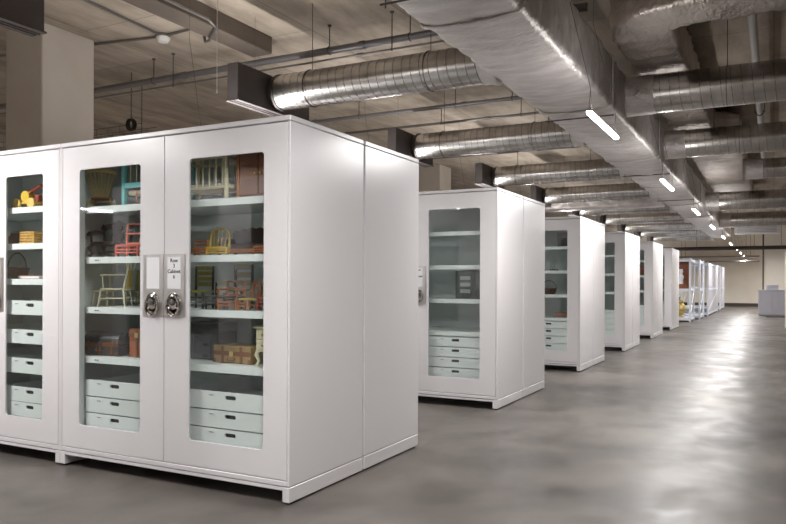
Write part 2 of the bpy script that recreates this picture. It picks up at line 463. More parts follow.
# ------------------------------------------------------------------ pendant lamps
def lamp(label, x, yc, hang_x, group, up=1.0):
    L = 1.14; z = 2.62
    t = thing('pendant_lamp', label, 'lamp', (x, yc, z), 0, group)
    link('lens', cached('lens', lambda: MB().prism([(-.016, 0), (.016, 0), (.021, .01), (.021, .026), (-.021, .026), (-.021, .01)], -L/2, L/2).mesh('lens', 'lamp')), t)
    link('housing', cached('hous', lambda: MB().prism([(-.022, .027), (.022, .027), (.022, .034), (.014, .05), (-.014, .05), (-.022, .034)], -L/2-.012, L/2+.012).mesh('housing', 'plastic_white')), t)
    for nm, pw, zz, rx, wd in (('lamp_light', LAMP_POWER, -.003, 0, .034), ('lamp_uplight', LAMP_UP, .056, PI, .03)):
        if rx and not up: continue
        if rx: nm, pw = ('lamp_uplight', LAMP_UP*up)
        def al():
            a = bpy.data.lights.new(nm, 'AREA'); a.shape = 'RECTANGLE'; a.size = wd; a.size_y = L - .02
            a.energy = pw; a.color = LAMP_COL; return a
        o = link(nm, cached((nm, pw), al), t, (0, 0, zz)); o.rotation_euler = (rx, 0, 0)
    key = round(hang_x - x, 3)
    for sgn in (-1, 1):
        def wr():
            y = sgn*(L/2-.05); mb = MB()
            mb.tube([(0, y-.045, .05), (0, y, .22)], .002, 5).tube([(0, y+.045, .05), (0, y, .22)], .002, 5)
            mb.tube([(0, y, .22), (key, y, 1.1), (key, y, ZC-z)], .002, 5)
            return mb
        link('hanger_wire', cached(('wire', key, sgn), lambda: wr().mesh('hanger_wire', 'wire')), t)
for k in range(-3, 9):
    yc = 6.4 + 4.25*k
    if k < 0: lab = 'lit linear lamp of the aisle row, hanging behind the camera'
    else: lab = 'lit linear lamp under the foil main duct, %s from the camera' % ['first', 'second', 'third', 'fourth', 'fifth', 'sixth', 'seventh', 'eighth', 'ninth'][k]
    lamp(lab, -1.3, yc, -1.505, 'linear lamps along the aisle', .22)
for k in range(-1, 10):
    lamp('lit linear lamp over a side aisle between cabinet rows, hidden from the main aisle', -5.05, (6.03 if k >= 0 else 5.62) + S_ROW*k, -5.2, 'linear lamps over the side aisles')
    if k < 5: lamp('lit linear lamp of the far left row, hidden behind the cabinets', -11.4, -2.8 + 4.25*k, -11.4, 'linear lamps far left', False)

for k in range(4):  # unseen row added to lift the far wall and floor
    lamp('unseen linear lamp added at the right to brighten the far end', 3.0, 28.0 + 4.25*k, 3.0, 'added linear lamps far right', False)

for x in (-7.0, 2.2, 4.6):  # extra unseen fixtures added only to light the cream wall
    lamp('unseen linear lamp added to brighten the far cream wall', x, 42.6, x, 'added linear lamps by the far wall')

# ------------------------------------------------------------------ ducts
def wrapped(sections, name, m, parent=None, amp=.012, seed=0., loc=None):
    """sections: list of closed rings (lists of Vector), displaced outwards by crumple noise"""
    N = len(sections[0]); mb = MB()
    vs = []
    for ring in sections:
        c = sum(ring, Vector())/N
        for p in ring:
            d = (p-c).normalized()
            q = Vector((p.x*4, p.y*8, p.z*4 + seed)); q2 = Vector((p.x*13, p.y*22, p.z*13+seed))
            vs.append(p + d*(amp*noise.noise(q) + amp*.75*noise.noise(q2)))
    fs = []
    for i in range(len(sections)-1):
        for k in range(N):
            k2 = (k+1) % N
            fs.append((i*N+k, i*N+k2, (i+1)*N+k2, (i+1)*N+k))
    fs.append(tuple(range(N-1, -1, -1))); fs.append(tuple((len(sections)-1)*N + k for k in range(N)))
    return mb.add(vs, fs).build(name, m, parent, smooth=True, loc=loc)
def rrect(w, h, r, seg=5, sub=8):
    pts = []
    cs = [(w/2-r, h/2-r, 0), (-w/2+r, h/2-r, .5*PI), (-w/2+r, -h/2+r, PI), (w/2-r, -h/2+r, 1.5*PI)]
    for i, (cx, cz, a0) in enumerate(cs):
        a = [(cx + r*math.cos(a0+.5*PI*k/seg), cz + r*math.sin(a0+.5*PI*k/seg)) for k in range(seg+1)]
        pts += a
        n = cs[(i+1) % 4]; b = (n[0] + r*math.cos(n[2]), n[1] + r*math.sin(n[2]))
        for k in range(1, sub): pts.append((a[-1][0] + (b[0]-a[-1][0])*k/sub, a[-1][1] + (b[1]-a[-1][1])*k/sub))
    return pts
# main duct along the aisle
MX0, MX1, MZ0, MZ1 = -2.33, -1.54, 3.18, 3.745
mcx, mcz = (MX0+MX1)/2, (MZ0+MZ1)/2
rr = rrect(MX1-MX0, MZ1-MZ0, .065)
rr = [(px, pz - (.025*max(0, 1-(px/.33)**2) if pz < -.25 else 0)) for px, pz in rr]
t = thing('main_duct', 'big foil-wrapped main air duct running the length of the aisle', 'duct', (mcx, 0, mcz))
secs = []
y = -7.0
while y < 33.0:
    sag = 1 + .006*math.sin(y*2.1) + .004*math.sin(y*5.3+1)
    secs.append([Vector((px*sag, y, pz*sag)) for px, pz in rr])
    y += .045 if y < 14 else .09
wrapped(secs, 'foil_wrap', 'foil', t, .018)
for yy in (-2.5, 1.2, 4.9, 8.0, 11.6, 15.0, 18.6, 22.2):     # wrap joints, taped
    link('tape_band', MB().tube([(px*1.03, yy, pz*1.03) for px, pz in rr], .012, 6, closed=True, flat=(1, 2.2)).mesh('tape_band', 'foil', True), t)
for yy in (4.3, 8.3, 13.2, 17.5):
    mb = MB().tube([(-.38, yy, -.34), (-.38, yy, ZC-mcz)], .005, 6).tube([(-.42, yy, -.31), (.36, yy, -.31)], .008, 6)
    link('trapeze_hanger', mb.mesh('trapeze_hanger', 'wire'), t)

# spiral ducts on the left, each ending in a slot diffuser
LD_R, LD_Z = .19, 3.362
def helix(x0, x1, r, pitch, rr_):
    n = int((x1-x0)/pitch*18); pts = []
    for i in range(n+1):
        a = 2*PI*i/18; pts.append((x0 + (x1-x0)*i/n, r*math.cos(a), r*math.sin(a)))
    return MB().tube(pts, rr_, 4, caps=False)
ords = ['nearest', 'second', 'third', 'fourth', 'fifth', 'sixth', 'seventh', 'eighth', 'ninth']
for k in range(-1, 9):
    yk = 6.52 + S_ROW*k
    lab = ('spiral duct and slot diffuser cut off by the upper left photo corner' if k < 0 else
           '%s galvanized spiral duct left of the main duct, with grey diffuser box' % ords[k])
    t = thing('spiral_duct', lab, 'duct', (0, yk, LD_Z), 0, 'spiral ducts left of the main duct')
    xa, xb = -4.82, MX0+.05
    link('duct_pipe', cached('lpipe', lambda: MB().tube([(xa, 0, 0), (xb, 0, 0)], LD_R, 40).mesh('duct_pipe', 'galv', True)), t)
    link('spiral_seam', cached('lseam', lambda: helix(xa+.02, xb-.17, LD_R, .095, .004).mesh('spiral_seam', 'galv_seam', True)), t)
    link('end_collar', cached('lcol', lambda: MB().lathe([(LD_R-.03, -4.9), (LD_R-.012, -4.9), (LD_R-.012, xa+.002), (LD_R+.008, xa+.002), (LD_R+.008, xa+.03), (LD_R-.03, xa+.03)], 36, (0, 0, 0), 'x').mesh('end_collar', 'pipe_dark', True)), t)
    link('foil_collar', cached('lfoil', lambda: MB().lathe([(LD_R+.002, xb-.17), (LD_R+.012, xb-.16), (LD_R+.01, xb-.1), (LD_R+.03, xb-.02)], 36, (0, 0, 0), 'x').mesh('foil_collar', 'foil', True)), t)
    pb = link('diffuser_box', cached('lbox', lambda: MB().box(-5.02, -.65, -.2, -4.88, .65, .18).mesh('diffuser_box', 'plenum', False, .004)), t)
    link('diffuser_frame', cached('lfr', lambda: MB().box(-5.035, -.66, -.212, -4.985, .66, -.2).box(-4.915, -.66, -.212, -4.865, .66, -.2).box(-4.96, -.66, -.212, -4.94, .66, -.2).mesh('diffuser_frame', 'plenum')), pb)
    link('slot', cached('lslot', lambda: MB().box(-4.985, -.65, -.205, -4.96, .65, -.2005).box(-4.94, -.65, -.205, -4.915, .65, -.2005).mesh('slot', 'gap')), pb)
    for xx in (-4.4, -3.0):
        link('duct_strap', cached(('lst', xx), lambda: MB().tube([(xx, (LD_R+.004)*math.cos(2*PI*i/28), (LD_R+.004)*math.sin(2*PI*i/28)) for i in range(28)], .003, 4, closed=True, flat=(1, 2)).tube([(xx, 0, LD_R), (xx, 0, ZC-LD_Z)], .004, 5).mesh('duct_strap', 'galv_seam')), t)

# foil-wrapped cross duct between the third and fourth spiral ducts
rr2 = rrect(.5, .3, .06, 4, 5)
t = thing('wrapped_duct', 'crinkled foil-wrapped cross duct left of the main duct, behind the fourth spiral duct', 'duct', (0, 18.55, 3.28))
secs = [[Vector((-9.0 + i*.06, px, pz)) for px, pz in rr2] for i in range(int((9.0+MX0+.05)/.06))]
wrapped(secs, 'foil_wrap', 'foil', t, .02, 4.)

# spiral ducts on the right of the main duct
RDZ = CAM_H + 2.2
for i, (yk, x0, zz, r) in enumerate(((8.9, MX1-.02, RDZ, .222), (12.3, MX1-.02, RDZ, .215), (15.75, -.52, RDZ+.02, .19), (20.3, MX1-.02, RDZ-.11, .235), (26.0, MX1-.02, RDZ-.14, .235))):
    t = thing('spiral_duct', '%s galvanized spiral duct running right from the %s' % (ords[i], 'second foil duct' if i == 2 else 'main duct'), 'duct', (x0, yk, zz), 0, 'spiral ducts right of the main duct')
    Ld = 6.3 - x0
    MB().tube([(0, 0, 0), (Ld, 0, 0)], r, 40).build('duct_pipe', 'galv', t, True)
    helix(.36, Ld-.1, r, .105, .004).build('spiral_seam', 'galv_seam', t, True)
    ring = [(r*1.03*math.cos(2*PI*k/48), r*1.03*math.sin(2*PI*k/48)) for k in range(48)]
    wrapped([[Vector((-.01 + j*.035, a*(1.14 if j == 0 else 1), c*(1.14 if j == 0 else 1))) for a, c in ring] for j in range(11)], 'foil_collar', 'foil', t, .008, i)
    for xx in (1.1, 3.4):
        MB().tube([(xx, (r+.004)*math.cos(2*PI*q/28), (r+.004)*math.sin(2*PI*q/28)) for q in range(28)], .003, 4, closed=True, flat=(1, 2)).tube([(xx, 0, r), (xx, 0, ZC-zz)], .004, 5).build('duct_strap', 'galv_seam', t)

# second foil duct: comes from the right, elbows, runs above the right spiral ducts
DZ0, DZ1 = CAM_H + 2.47, 4.16
dw, dh = .60, DZ1-DZ0
rr3 = rrect(dw, dh, .05, 4, 6)
t = thing('wrapped_duct', 'second foil-wrapped duct with an elbow, above the right-hand spiral ducts', 'duct', (0, 0, (DZ0+DZ1)/2))
xc, yc0 = -1.16, 7.2
path = []
x = 5.8
while x > xc + .36: path.append((Vector((x, yc0, 0)), Vector((-1, 0, 0)))); x -= .06
for i in range(9):
    a = .5*PI*i/8; R_ = .36
    path.append((Vector((xc + R_ - R_*math.sin(a), yc0 + R_ - R_*math.cos(a), 0)), Vector((-math.cos(a), math.sin(a), 0))))
y = yc0 + .4
while y < 24.5: path.append((Vector((xc, y, 0)), Vector((0, 1, 0)))); y += .06
secs = []
for c, d in path:
    nrm = Vector((d.y, -d.x, 0))
    wide = min(1, max(0, (c.y-13.1)/.5)) if d.y > .99 else 0
    secs.append([c + nrm*(px*(1 + 1.15*wide) if px > 0 else px) + Vector((0, 0, pz)) for px, pz in rr3])
wrapped(secs, 'foil_wrap', 'foil_dull', t, .026, 9.)
for yy in (9.8, 12.9):
    MB().tube([(xc + px*1.02, yy, pz*1.02) for px, pz in rr3], .01, 6, closed=True, flat=(1, 2.2)).build('tape_band', 'foil_dull', t, True)
# round duct end at the right edge
t = thing('round_duct', 'short round galvanized duct end facing the camera at the right photo edge', 'duct', (.62, 19.2, 3.55))
MB().lathe([(.17, 0), (.215, 0), (.225, .02), (.225, .06), (.2, .07), (.2, .6), (.17, .6)], 32, (0, 0, 0), 'y').build('duct_pipe', 'galv', t, True)
MB().lathe([(.15, .05), (.168, .05), (.168, .07), (.02, .08)], 24, (0, 0, 0), 'y').build('damper', 'plenum', t, True)
MB().tube([(0, .3, .2), (0, .3, ZC-3.55)], .005, 5).build('hanger_rod', 'wire', t)

# ------------------------------------------------------------------ pipes and cables under the ceiling
def xpipe(name, label, y, z, x0, x1, r, m, hang=(), extra=None):
    t = thing(name, label, 'pipe', (0, y, z))
    MB().tube([(x0, 0, 0), (x1, 0, 0)], r, 14).build('pipe', m, t, True)
    for hx in hang:
        MB().tube([(hx, (r+.004)*math.cos(2*PI*q/16), (r+.004)*math.sin(2*PI*q/16)) for q in range(16)], .006, 4, closed=True).tube([(hx, 0, r), (hx, 0, ZC-z)], .007, 6).lathe([(.02, ZC-z-.02), (.025, ZC-z)], 8, (hx, 0, 0)).build('pipe_hanger', 'wire', t)
    q = x0 + 1.5
    while q < x1 - .5:
        MB().lathe([(r+.006, q), (r+.009, q+.01), (r+.009, q+.07), (r+.006, q+.08)], 14, (0, 0, 0), 'x').build('coupling', m, t, True); q += 2.7
    return t
xpipe('ceiling_pipe', 'thick grey pipe crossing above the first spiral duct, under the ceiling', 7.17, 3.982, -13.8, -1.62, .042, 'pipe_grey', (-7.4, -4.6, -3.55))
xpipe('ceiling_conduit', 'thin conduit just under the thick grey ceiling pipe', 7.12, 3.86, -13.8, -2.4, .012, 'conduit', (-7.0, -3.75))
xpipe('ceiling_pipe', 'slimmer grey pipe between the first and second spiral ducts', 10.245, 3.982, -13.8, -1.62, .03, 'pipe_grey', (-6.0, -4.3, -3.4))
xpipe('ceiling_conduit', 'thin light conduit just in front of the second spiral duct', 11.3, 3.982, -13.8, -2.4, .022, 'conduit', (-5.0, -3.6))
xpipe('ceiling_pipe', 'grey ceiling pipe crossing above the third spiral duct', 14.2, 3.95, -13.8, -1.62, .035, 'pipe_grey', (-5.0, -3.0))
t = xpipe('sprinkler_main', 'dark pipe crossing the far end of the store below the ceiling', 30.0, 2.6, -13.8, 3.6, .07, 'pipe_dark', (-5.5, -2.6, -.62, .26))
xpipe('ceiling_conduit', 'upper of the thin pipes on the far cream wall', 40.0, 2.62, -13.8, -.6, .035, 'pipe_grey', (-4.0, -1.0))
xpipe('ceiling_conduit', 'lower of the thin pipes on the far cream wall', 40.2, 2.38, -13.8, -.6, .035, 'pipe_grey', (-4.2, -1.2))
# white pipe along the aisle direction
t = thing('drain_pipe', 'white plastic pipe under the ceiling at the upper right', 'pipe', (-.2, 0, CAM_H+2.74))
MB().tube([(0, 7.62, 0), (0, 18.2, 0)], .045, 16).build('pipe', 'pipe_white', t, True)
for yy in (8.05, 13.0):
    MB().tube([(.05*math.cos(a)-.0, yy, .055*math.sin(a)) for a in [2*PI*q/16 for q in range(16)]], .008, 5, closed=True).tube([(-.07, yy, 0), (-.07, yy, ZC-CAM_H-2.72)], .006, 6).tube([(.07, yy, 0), (.07, yy, ZC-CAM_H-2.72)], .006, 6).tube([(-.08, yy, 0), (.08, yy, 0)], .008, 6).build('clevis_hanger', 'wire', t, True)
MB().tube([(0, 18.2, 0), (.0, 18.3, 0), (.1, 18.35, 0), (5.0, 18.35, 0)], .04, 12).build('elbow_run', 'pipe_white', t, True)
# occupancy sensor with its conduits
t = thing('ceiling_sensor', 'round white sensor dome on the ceiling with conduits meeting at it', 'sensor', (-6.578, 6.52, ZC))
MB().lathe([(.03, -.1), (.06, -.092), (.08, -.06), (.082, -.035)], 24).build('dome', 'plastic_white', t, True)
MB().lathe([(.085, -.035), (.09, -.03), (.09, 0)], 24).build('junction_box', 'conduit', t, True)
for pts in ([(-.05, 0, -.02), (-.98, -.16, -.02), (-6.8, -1.1, -.02)], [(0, -.05, -.02), (.11, -1.25, -.02), (.32, -3.6, -.02)], [(.05, 0, -.02), (.6, -.06, -.03), (.72, -.09, -.1), (.76, -.1, -.235), (.86, -.14, -.24), (1.2, -.42, -.24), (1.3, -.65, -.24), (1.33, -3.5, -.24)]):
    MB().tube(pts, .016, 8).build('conduit_run', 'conduit', t, True)
tag(MB().tube([(-4.92, 5.6, 3.18), (-4.92, 5.6, ZC)], .0035, 5).lathe([(.002, 3.16), (.008, 3.162), (.008, 3.19), (.003, 3.195)], 8, (-4.92, 5.6, 0)).build('hanging_cord', 'plastic_white'), 'thin white cord hanging from the ceiling before the first diffuser box', 'cord')
# black cable coil on a hook
t = thing('cable_coil', 'black coiled cable hanging from the ceiling above the nearest cabinet', 'cable', (-8.18, 7.5, 3.53))
for i in range(4):
    MB().tube([(.02*(i-1.5) + .004*math.sin(3*a), .062*math.cos(a), .078*math.sin(a)) for a in [2*PI*q/24 for q in range(24)]], .011, 8, closed=True).build('loop', 'black_rubber', t, True)
MB().tube([(0, 0, .08), (0, 0, ZC-3.53)], .006, 6).build('hook_rod', 'wire', t)
# wire basket tray far left
t = thing('cable_tray', 'wire mesh cable tray hanging behind the black cable coil', 'cable tray', (0, 7.8, 3.5))
for yy, zz in ((0, 0), (.15, 0), (.3, 0), (0, .12), (.3, .12)):
    MB().tube([(-13.6, yy, zz), (-8.3, yy, zz)], .005, 5).build('long_wire', 'wire', t)
mb = MB(); xx = -13.5
while xx < -8.3: mb.tube([(xx, 0, .12), (xx, 0, 0), (xx, .3, 0), (xx, .3, .12)], .004, 4); xx += .25
mb.build('cross_wires', 'wire', t)
for xx in (-12.0, -10.0, -8.45): MB().tube([(xx, .15, 0), (xx, .15, ZC-3.5)], .006, 5).build('hanger_rod', 'wire', t)

# ------------------------------------------------------------------ columns
for lab, y0, y1 in (('beige square column rising behind the nearest cabinet at the left', 5.55, 6.28), ('beige square column seen between the first and second cabinets', 16.85, 17.58)):
    t = thing('column', lab, 'column', (-7.82, (y0+y1)/2, 0))
    MB().box(-.33, -.365, 0, .33, .365, ZC).build('shaft', 'plaster', t, bevel=.012)
    MB().box(-.345, -.38, 0, .345, .38, .12).build('skirting', 'base_dark', t, bevel=.004)
t = thing('column', 'cream column at the far end with a thin riser pipe beside it', 'column', (.12, 35.0, 0))
MB().box(-.42, -.3, 0, .42, .3, ZC).build('shaft', 'plaster_cream', t, bevel=.01)
MB().tube([(-.5, -.25, .9), (-.5, -.25, ZC)], .03, 8).build('riser_pipe', 'pipe_dark', t, True)

# ------------------------------------------------------------------ miniature furniture on the shelves
S1 = CFG1['shelves']; SU = CFGU['shelves']
def seat_slab(w, d, z, th=.012, r=.25, n=20):
    pts = []
    for i in range(n):
        a = 2*PI*i/n; c, s_ = math.cos(a), math.sin(a)
        e = 2/(2+4*(1-r))
        pts.append((w/2*math.copysign(abs(c)**e, c), d/2*math.copysign(abs(s_)**e, s_)))
    mb = MB(); N = n
    vs = [(x*.94, y*.94, z-th) for x, y in pts] + [(x, y, z-th*.6) for x, y in pts] + [(x, y, z-th*.25) for x, y in pts] + [(x*.93, y*.93, z) for x, y in pts]
    fs = [tuple(range(N-1, -1, -1)), tuple(range(3*N, 4*N))]
    for l_ in range(3):
        for i in range(N): j = (i+1) % N; fs.append((l_*N+i, l_*N+j, (l_+1)*N+j, (l_+1)*N+i))
    return mb.add(vs, fs)
def turned(p0, p1, r, n=8):
    p0, p1 = Vector(p0), Vector(p1)
    prof = [(0, .75), (.12, 1), (.3, .8), (.36, 1.25), (.42, .8), (.6, 1.15), (.78, .8), (.84, 1.2), (.9, .85), (1, .8)]
    return MB().tube([p0.lerp(p1, t) for t, _ in prof], [r*q for _, q in prof], n)
def chair(name, label, loc, rz, w, d, sh, th, m, back='ladder', n=3, arms=False, seatm=None, r=.006, rake=.02, splay=0., crest=None, slatm=None, group='miniature chairs in the nearest cabinet', seat_r=.25, stretch=True, turned_legs=False):
    t = thing(name, label, 'chair', loc, rz, group)
    hw, hd = w/2, d/2; seatm = seatm or m; slatm = slatm or m
    seat_slab(w+.012, d+.012, sh, max(.01, r*1.8), seat_r).build('seat', seatm, t, True)
    for sx in (-1, 1):
        p0, p1 = (sx*(hw-r+splay), -hd+r-splay, 0), (sx*(hw-r), -hd+r, sh-r*1.5)
        (turned(p0, p1, r) if turned_legs else MB().tube([p0, p1], [r*.8, r], 8)).build('leg', m, t, True)
        p0, p1 = (sx*(hw-r+splay), hd-r+splay, 0), (sx*(hw-r), hd-r, sh-r*1.5)
        (turned(p0, p1, r) if turned_legs else MB().tube([p0, p1], [r*.8, r], 8)).build('leg', m, t, True)
    if stretch:
        for zz in (sh*.35, sh*.6):
            MB().tube([(-hw+r, -hd+r, zz), (hw-r, -hd+r, zz)], r*.6, 6).build('stretcher', m, t, True)
        for sx in (-1, 1):
            MB().tube([(sx*(hw-r), -hd+r, sh*.45), (sx*(hw-r), hd-r, sh*.45)], r*.6, 6).build('stretcher', m, t, True)
    bt = th - sh; yb = hd - r
    P = lambda x, f: (x, yb + rake*f, sh + bt*f)
    if back in ('ladder', 'frame', 'splat', 'spindle'):
        for sx in (-1, 1):
            MB().tube([P(sx*(hw-r), 0)[:2] + (sh*.97,), P(sx*(hw-r), .5), P(sx*(hw-r), 1.0)], [r, r*.95, r*.75], 8).build('back_post', m, t, True)
    if back == 'ladder':
        for i in range(n):
            f = .25 + .68*i/max(1, n-1); c = P(0, f); hh = bt*.24/n*1.35
            MB().box(-hw+r*.5, c[1]-.003, c[2]-hh, hw-r*.5, c[1]+.003, c[2]+hh).build('slat', slatm, t, bevel=.0015)
    elif back == 'frame':
        for f in [.08 + .9*i/(n-1) for i in range(n)]:
            MB().tube([P(-hw+r, f), P(hw-r, f)], r*.8, 8).build('back_rail', m, t, True)
    elif back == 'splat':
        MB().box(-hw, yb+rake*.97-.005, sh+bt*.86, hw, yb+rake*.97+.005, sh+bt).build('crest_rail', m, t, bevel=.003)
        MB().tube([P(-hw+r, .62), P(hw-r, .62)], r*.8, 8).build('back_rail', m, t, True)
        for i in range(n):
            x = -hw*.62 + hw*1.24*i/(n-1)
            MB().box(x-.011, yb+rake*.35-.003, sh*1.0, x+.011, yb+rake*.35+.003, sh+bt*.88).build('splat', slatm, t, bevel=.001)
    elif back == 'spindle':
        MB().tube([P(-hw-.006, 1), (0, yb+rake+.006, th+.004), P(hw+.006, 1)], r*1.1, 8).build('crest_rail', m, t, True)
        for i in range(n):
            x = -hw*.75 + hw*1.5*i/(n-1)
            MB().tube([P(x*.9, 0), P(x, 1)], r*.5, 6).build('spindle', m, t, True)
    elif back == 'fan':
        cw = (crest or w*1.15)/2
        pts = [(-cw + 2*cw*i/8, yb + rake - .03*(abs(-1+i/4)**2), th - .012*abs(-1+i/4)**2) for i in range(9)]
        MB().tube(pts, r*1.5, 8, flat=(1.4, .7)).build('crest_rail', m, t, True)
        for i in range(n):
            q = -1 + 2*i/(n-1)
            MB().tube([(q*hw*.62, yb-.01, sh-.004), (q*cw*.94, yb+rake-.03*q*q, th-.012*q*q)], r*.55, 6).build('spindle', m, t, True)
    elif back in ('hoop', 'bent'):
        pts = [(-hw+r, yb, sh*.9)] + arc(0, sh+bt*.55, 1, PI, 0, 12, off=yb+rake, sx=hw-r, sy=bt*.45) + [(hw-r, yb, sh*.9)]
        MB().tube(pts, r, 8).build('back_hoop', m, t, True)
        if back == 'bent':
            pts = arc(0, sh+bt*.42, 1, PI, 0, 12, off=yb+rake*.8, sx=(hw-r)*.6, sy=bt*.38)
            MB().tube([(-(hw-r)*.5, yb, sh)] + pts + [((hw-r)*.5, yb, sh)], r*.7, 8).build('back_loop', m, t, True)
        else:
            for i in range(n):
                x = (-.6 + 1.2*i/max(1, n-1))*hw
                zt = sh + bt*.55 + bt*.45*math.sqrt(max(0, 1-(x/(hw-r))**2))
                MB().tube([(x*.8, yb, sh-.003), (x, yb+rake, zt)], r*.5, 6).build('spindle', slatm, t, True)
    if arms:
        az = sh + bt*.42
        for sx in (-1, 1):
            MB().tube([(sx*hw, -hd*.9, az), (sx*(hw+.004), 0, az+.004), (sx*(hw-r), yb+rake*.4, az+.003)], r*1.1, 8, flat=(.7, 1.3)).build('armrest', m, t, True)
            MB().tube([(sx*(hw-r), -hd*.7, sh-.004), (sx*hw, -hd*.75, az)], r*.7, 8).build('arm_post', m, t, True)
    return t
def chest(name, label, cat, loc, rz, w, d, h, m, trim, dome=0., bands=2, lid=.35, latch='gold', group=None):
    t = thing(name, label, cat, loc, rz, group)
    zl = h*(1-lid)
    MB().box(-w/2, -d/2, .004, w/2, d/2, zl-.002).build('body', m, t, bevel=.004)
    if dome:
        ol = [(-d/2, zl)] + [(d/2*math.cos(a), zl + (h-zl)*(.35 + .65*math.sin(a))) for a in [PI - PI*i/10 for i in range(11)]] + [(d/2, zl)]
        mb = MB(); mb.prism(ol, -w/2, w/2); mb.v = [(y, x, z) for x, y, z in mb.v]
        mb.build('lid', m, t, True)
    else:
        MB().box(-w/2-.002, -d/2-.002, zl, w/2+.002, d/2+.002, h).build('lid', m, t, bevel=.004)
    MB().box(-w/2-.003, -d/2-.004, zl-.016, w/2+.003, -d/2-.0005, zl+.012).build('front_band', trim, t, bevel=.001)
    for i in range(bands):
        x = (-.5 + (i+.5)/bands)*w if bands > 1 else 0
        MB().box(x-.009, -d/2-.005, .004, x+.009, -d/2-.0005, h*.96 if not dome else zl+.02).build('strap', trim, t)
    for sx in (-1, 1):
        MB().box(sx*w/2-.02*(sx > 0), -d/2-.004, .004, sx*w/2+.02*(sx < 0), -d/2, .03).build('corner_cap', trim, t)
    MB().box(-.016, -d/2-.009, zl-.02, .016, -d/2-.004, zl+.012).build('latch', latch, t, bevel=.001)
    MB().tube([(-.03, -d/2-.006, zl-.03), (-.028, -d/2-.014, zl-.045), (.028, -d/2-.014, zl-.045), (.03, -d/2-.006, zl-.03)], .004, 6).build('handle', trim, t, True)
    return t

# --- left door, top shelf
chair('windsor_chair', 'yellow fan-back windsor miniature chair on the top shelf', (-4.27, 3.655, S1[0]), PI+.6, .15, .14, .085, .268, 'w_yellow', 'fan', 9, r=.006, splay=.02, crest=.225, seatm='w_orange', rake=.05, seat_r=.9, turned_legs=True)
t = thing('doll_bed', 'turquoise miniature bed with thin rods between its posts on the top shelf', 'bed', (-3.81, 3.65, S1[0]), 0)
for sx in (-1, 1):
    for y in (-.03, .22):
        MB().tube([(sx*.2, y, 0), (sx*.2, y, .33 if y < 0 else .3)], .019 if y < 0 else .014, 8).lathe([(.02, .33 if y < 0 else .3), (.024, .338 if y < 0 else .308), (.01, .35 if y < 0 else .32)], 8, (sx*.2, y, 0)).build('post', 'w_turq', t, True)
MB().box(-.2, -.042, .135, .2, -.02, .172).build('end_rail', 'w_turq', t, bevel=.003)
MB().box(-.2, -.036, .3, .2, -.024, .322).build('end_rail', 'w_turq', t, bevel=.003)
MB().box(-.2, .21, .1, .2, .228, .135).build('end_rail', 'w_turq', t, bevel=.003)
for sx in (-1, 1): MB().box(sx*.2-.007, -.03, .08, sx*.2+.007, .22, .11).build('side_rail', 'w_turq', t, bevel=.002)
MB().box(-.19, -.015, .09, .19, .205, .12).build('mattress', 'cushion', t, bevel=.008)
for i in range(6):
    x = -.14 + i*.056
    MB().tube([(x, -.03, .17), (x, -.03, .305)], .0045, 6).build('rod', 'w_cream', t, True)
    if i % 2: MB().tube([(x, -.03, .01), (x, -.03, .138)], .0045, 6).build('rod', 'w_salmon', t, True)

# --- left door, second shelf
t = thing('carved_armchair', 'dark carved miniature armchair with scrolled legs on the second shelf', 'chair', (-4.2, 3.67, S1[1]), .25, 'miniature chairs in the nearest cabinet')
seat_slab(.24, .17, .115, .025).build('seat', 'w_dark', t, True)
MB().tube([(-.12, .08, .2), (-.09, .085, .232), (-.045, .09, .235), (0, .09, .262), (.045, .09, .235), (.09, .085, .232), (.12, .08, .2)], .014, 8, flat=(1.3, .7)).build('crest_rail', 'w_dark', t, True)
MB().prism([(-.035, .11), (.035, .11), (.05, .16), (.03, .19), (.045, .24), (-.045, .24), (-.03, .19), (-.05, .16)], .075, .087).build('splat', 'w_dark', t)
for sx in (-1, 1):
    MB().tube([(sx*.105, .075, .1), (sx*.115, .08, .2)], .01, 8).build('back_post', 'w_dark', t, True)
    MB().lathe([(.004, .2), (.016, .208), (.016, .225), (.008, .24), (.003, .25)], 10, (sx*.118, .08, 0)).build('finial', 'w_dark', t, True)
    MB().tube([(sx*.115, .07, .185), (sx*.135, .0, .19), (sx*.135, -.06, .18), (sx*.125, -.085, .165)], .011, 8).build('armrest', 'w_dark', t, True)
    MB().tube([(sx*.115, -.06, .11), (sx*.13, -.05, .18)], .009, 8).build('arm_post', 'w_dark', t, True)
    for sy in (-1, 1):
        MB().tube([(sx*.1, sy*.07, .1), (sx*.118, sy*.082, .07), (sx*.1, sy*.072, .035), (sx*.115, sy*.09, .008)], [.016, .015, .009, .013], 8).build('leg', 'w_dark', t, True)
MB().tube([(-.1, 0, .035), (0, .0, .045), (.1, 0, .035)], .007, 6).build('stretcher', 'w_dark', t, True)
chair('frame_chair', 'salmon pink miniature chair with open frame back on the second shelf', (-3.89, 3.58, S1[1]), .1, .2, .12, .085, .235, 'w_salmon', 'frame', 3, r=.008, rake=.006)
t = thing('doll_cushion', 'beige paired miniature cushions behind the salmon chair', 'cushion', (-3.9, 3.74, S1[1]), .1)
for sx in (-1, 1):
    MB().lathe([(.01, 0), (.036, .006), (.042, .08), (.036, .15), (.012, .166)], 14, (sx*.043, 0, 0), 'z', 1, .55).build('bolster', 'cushion', t, True)

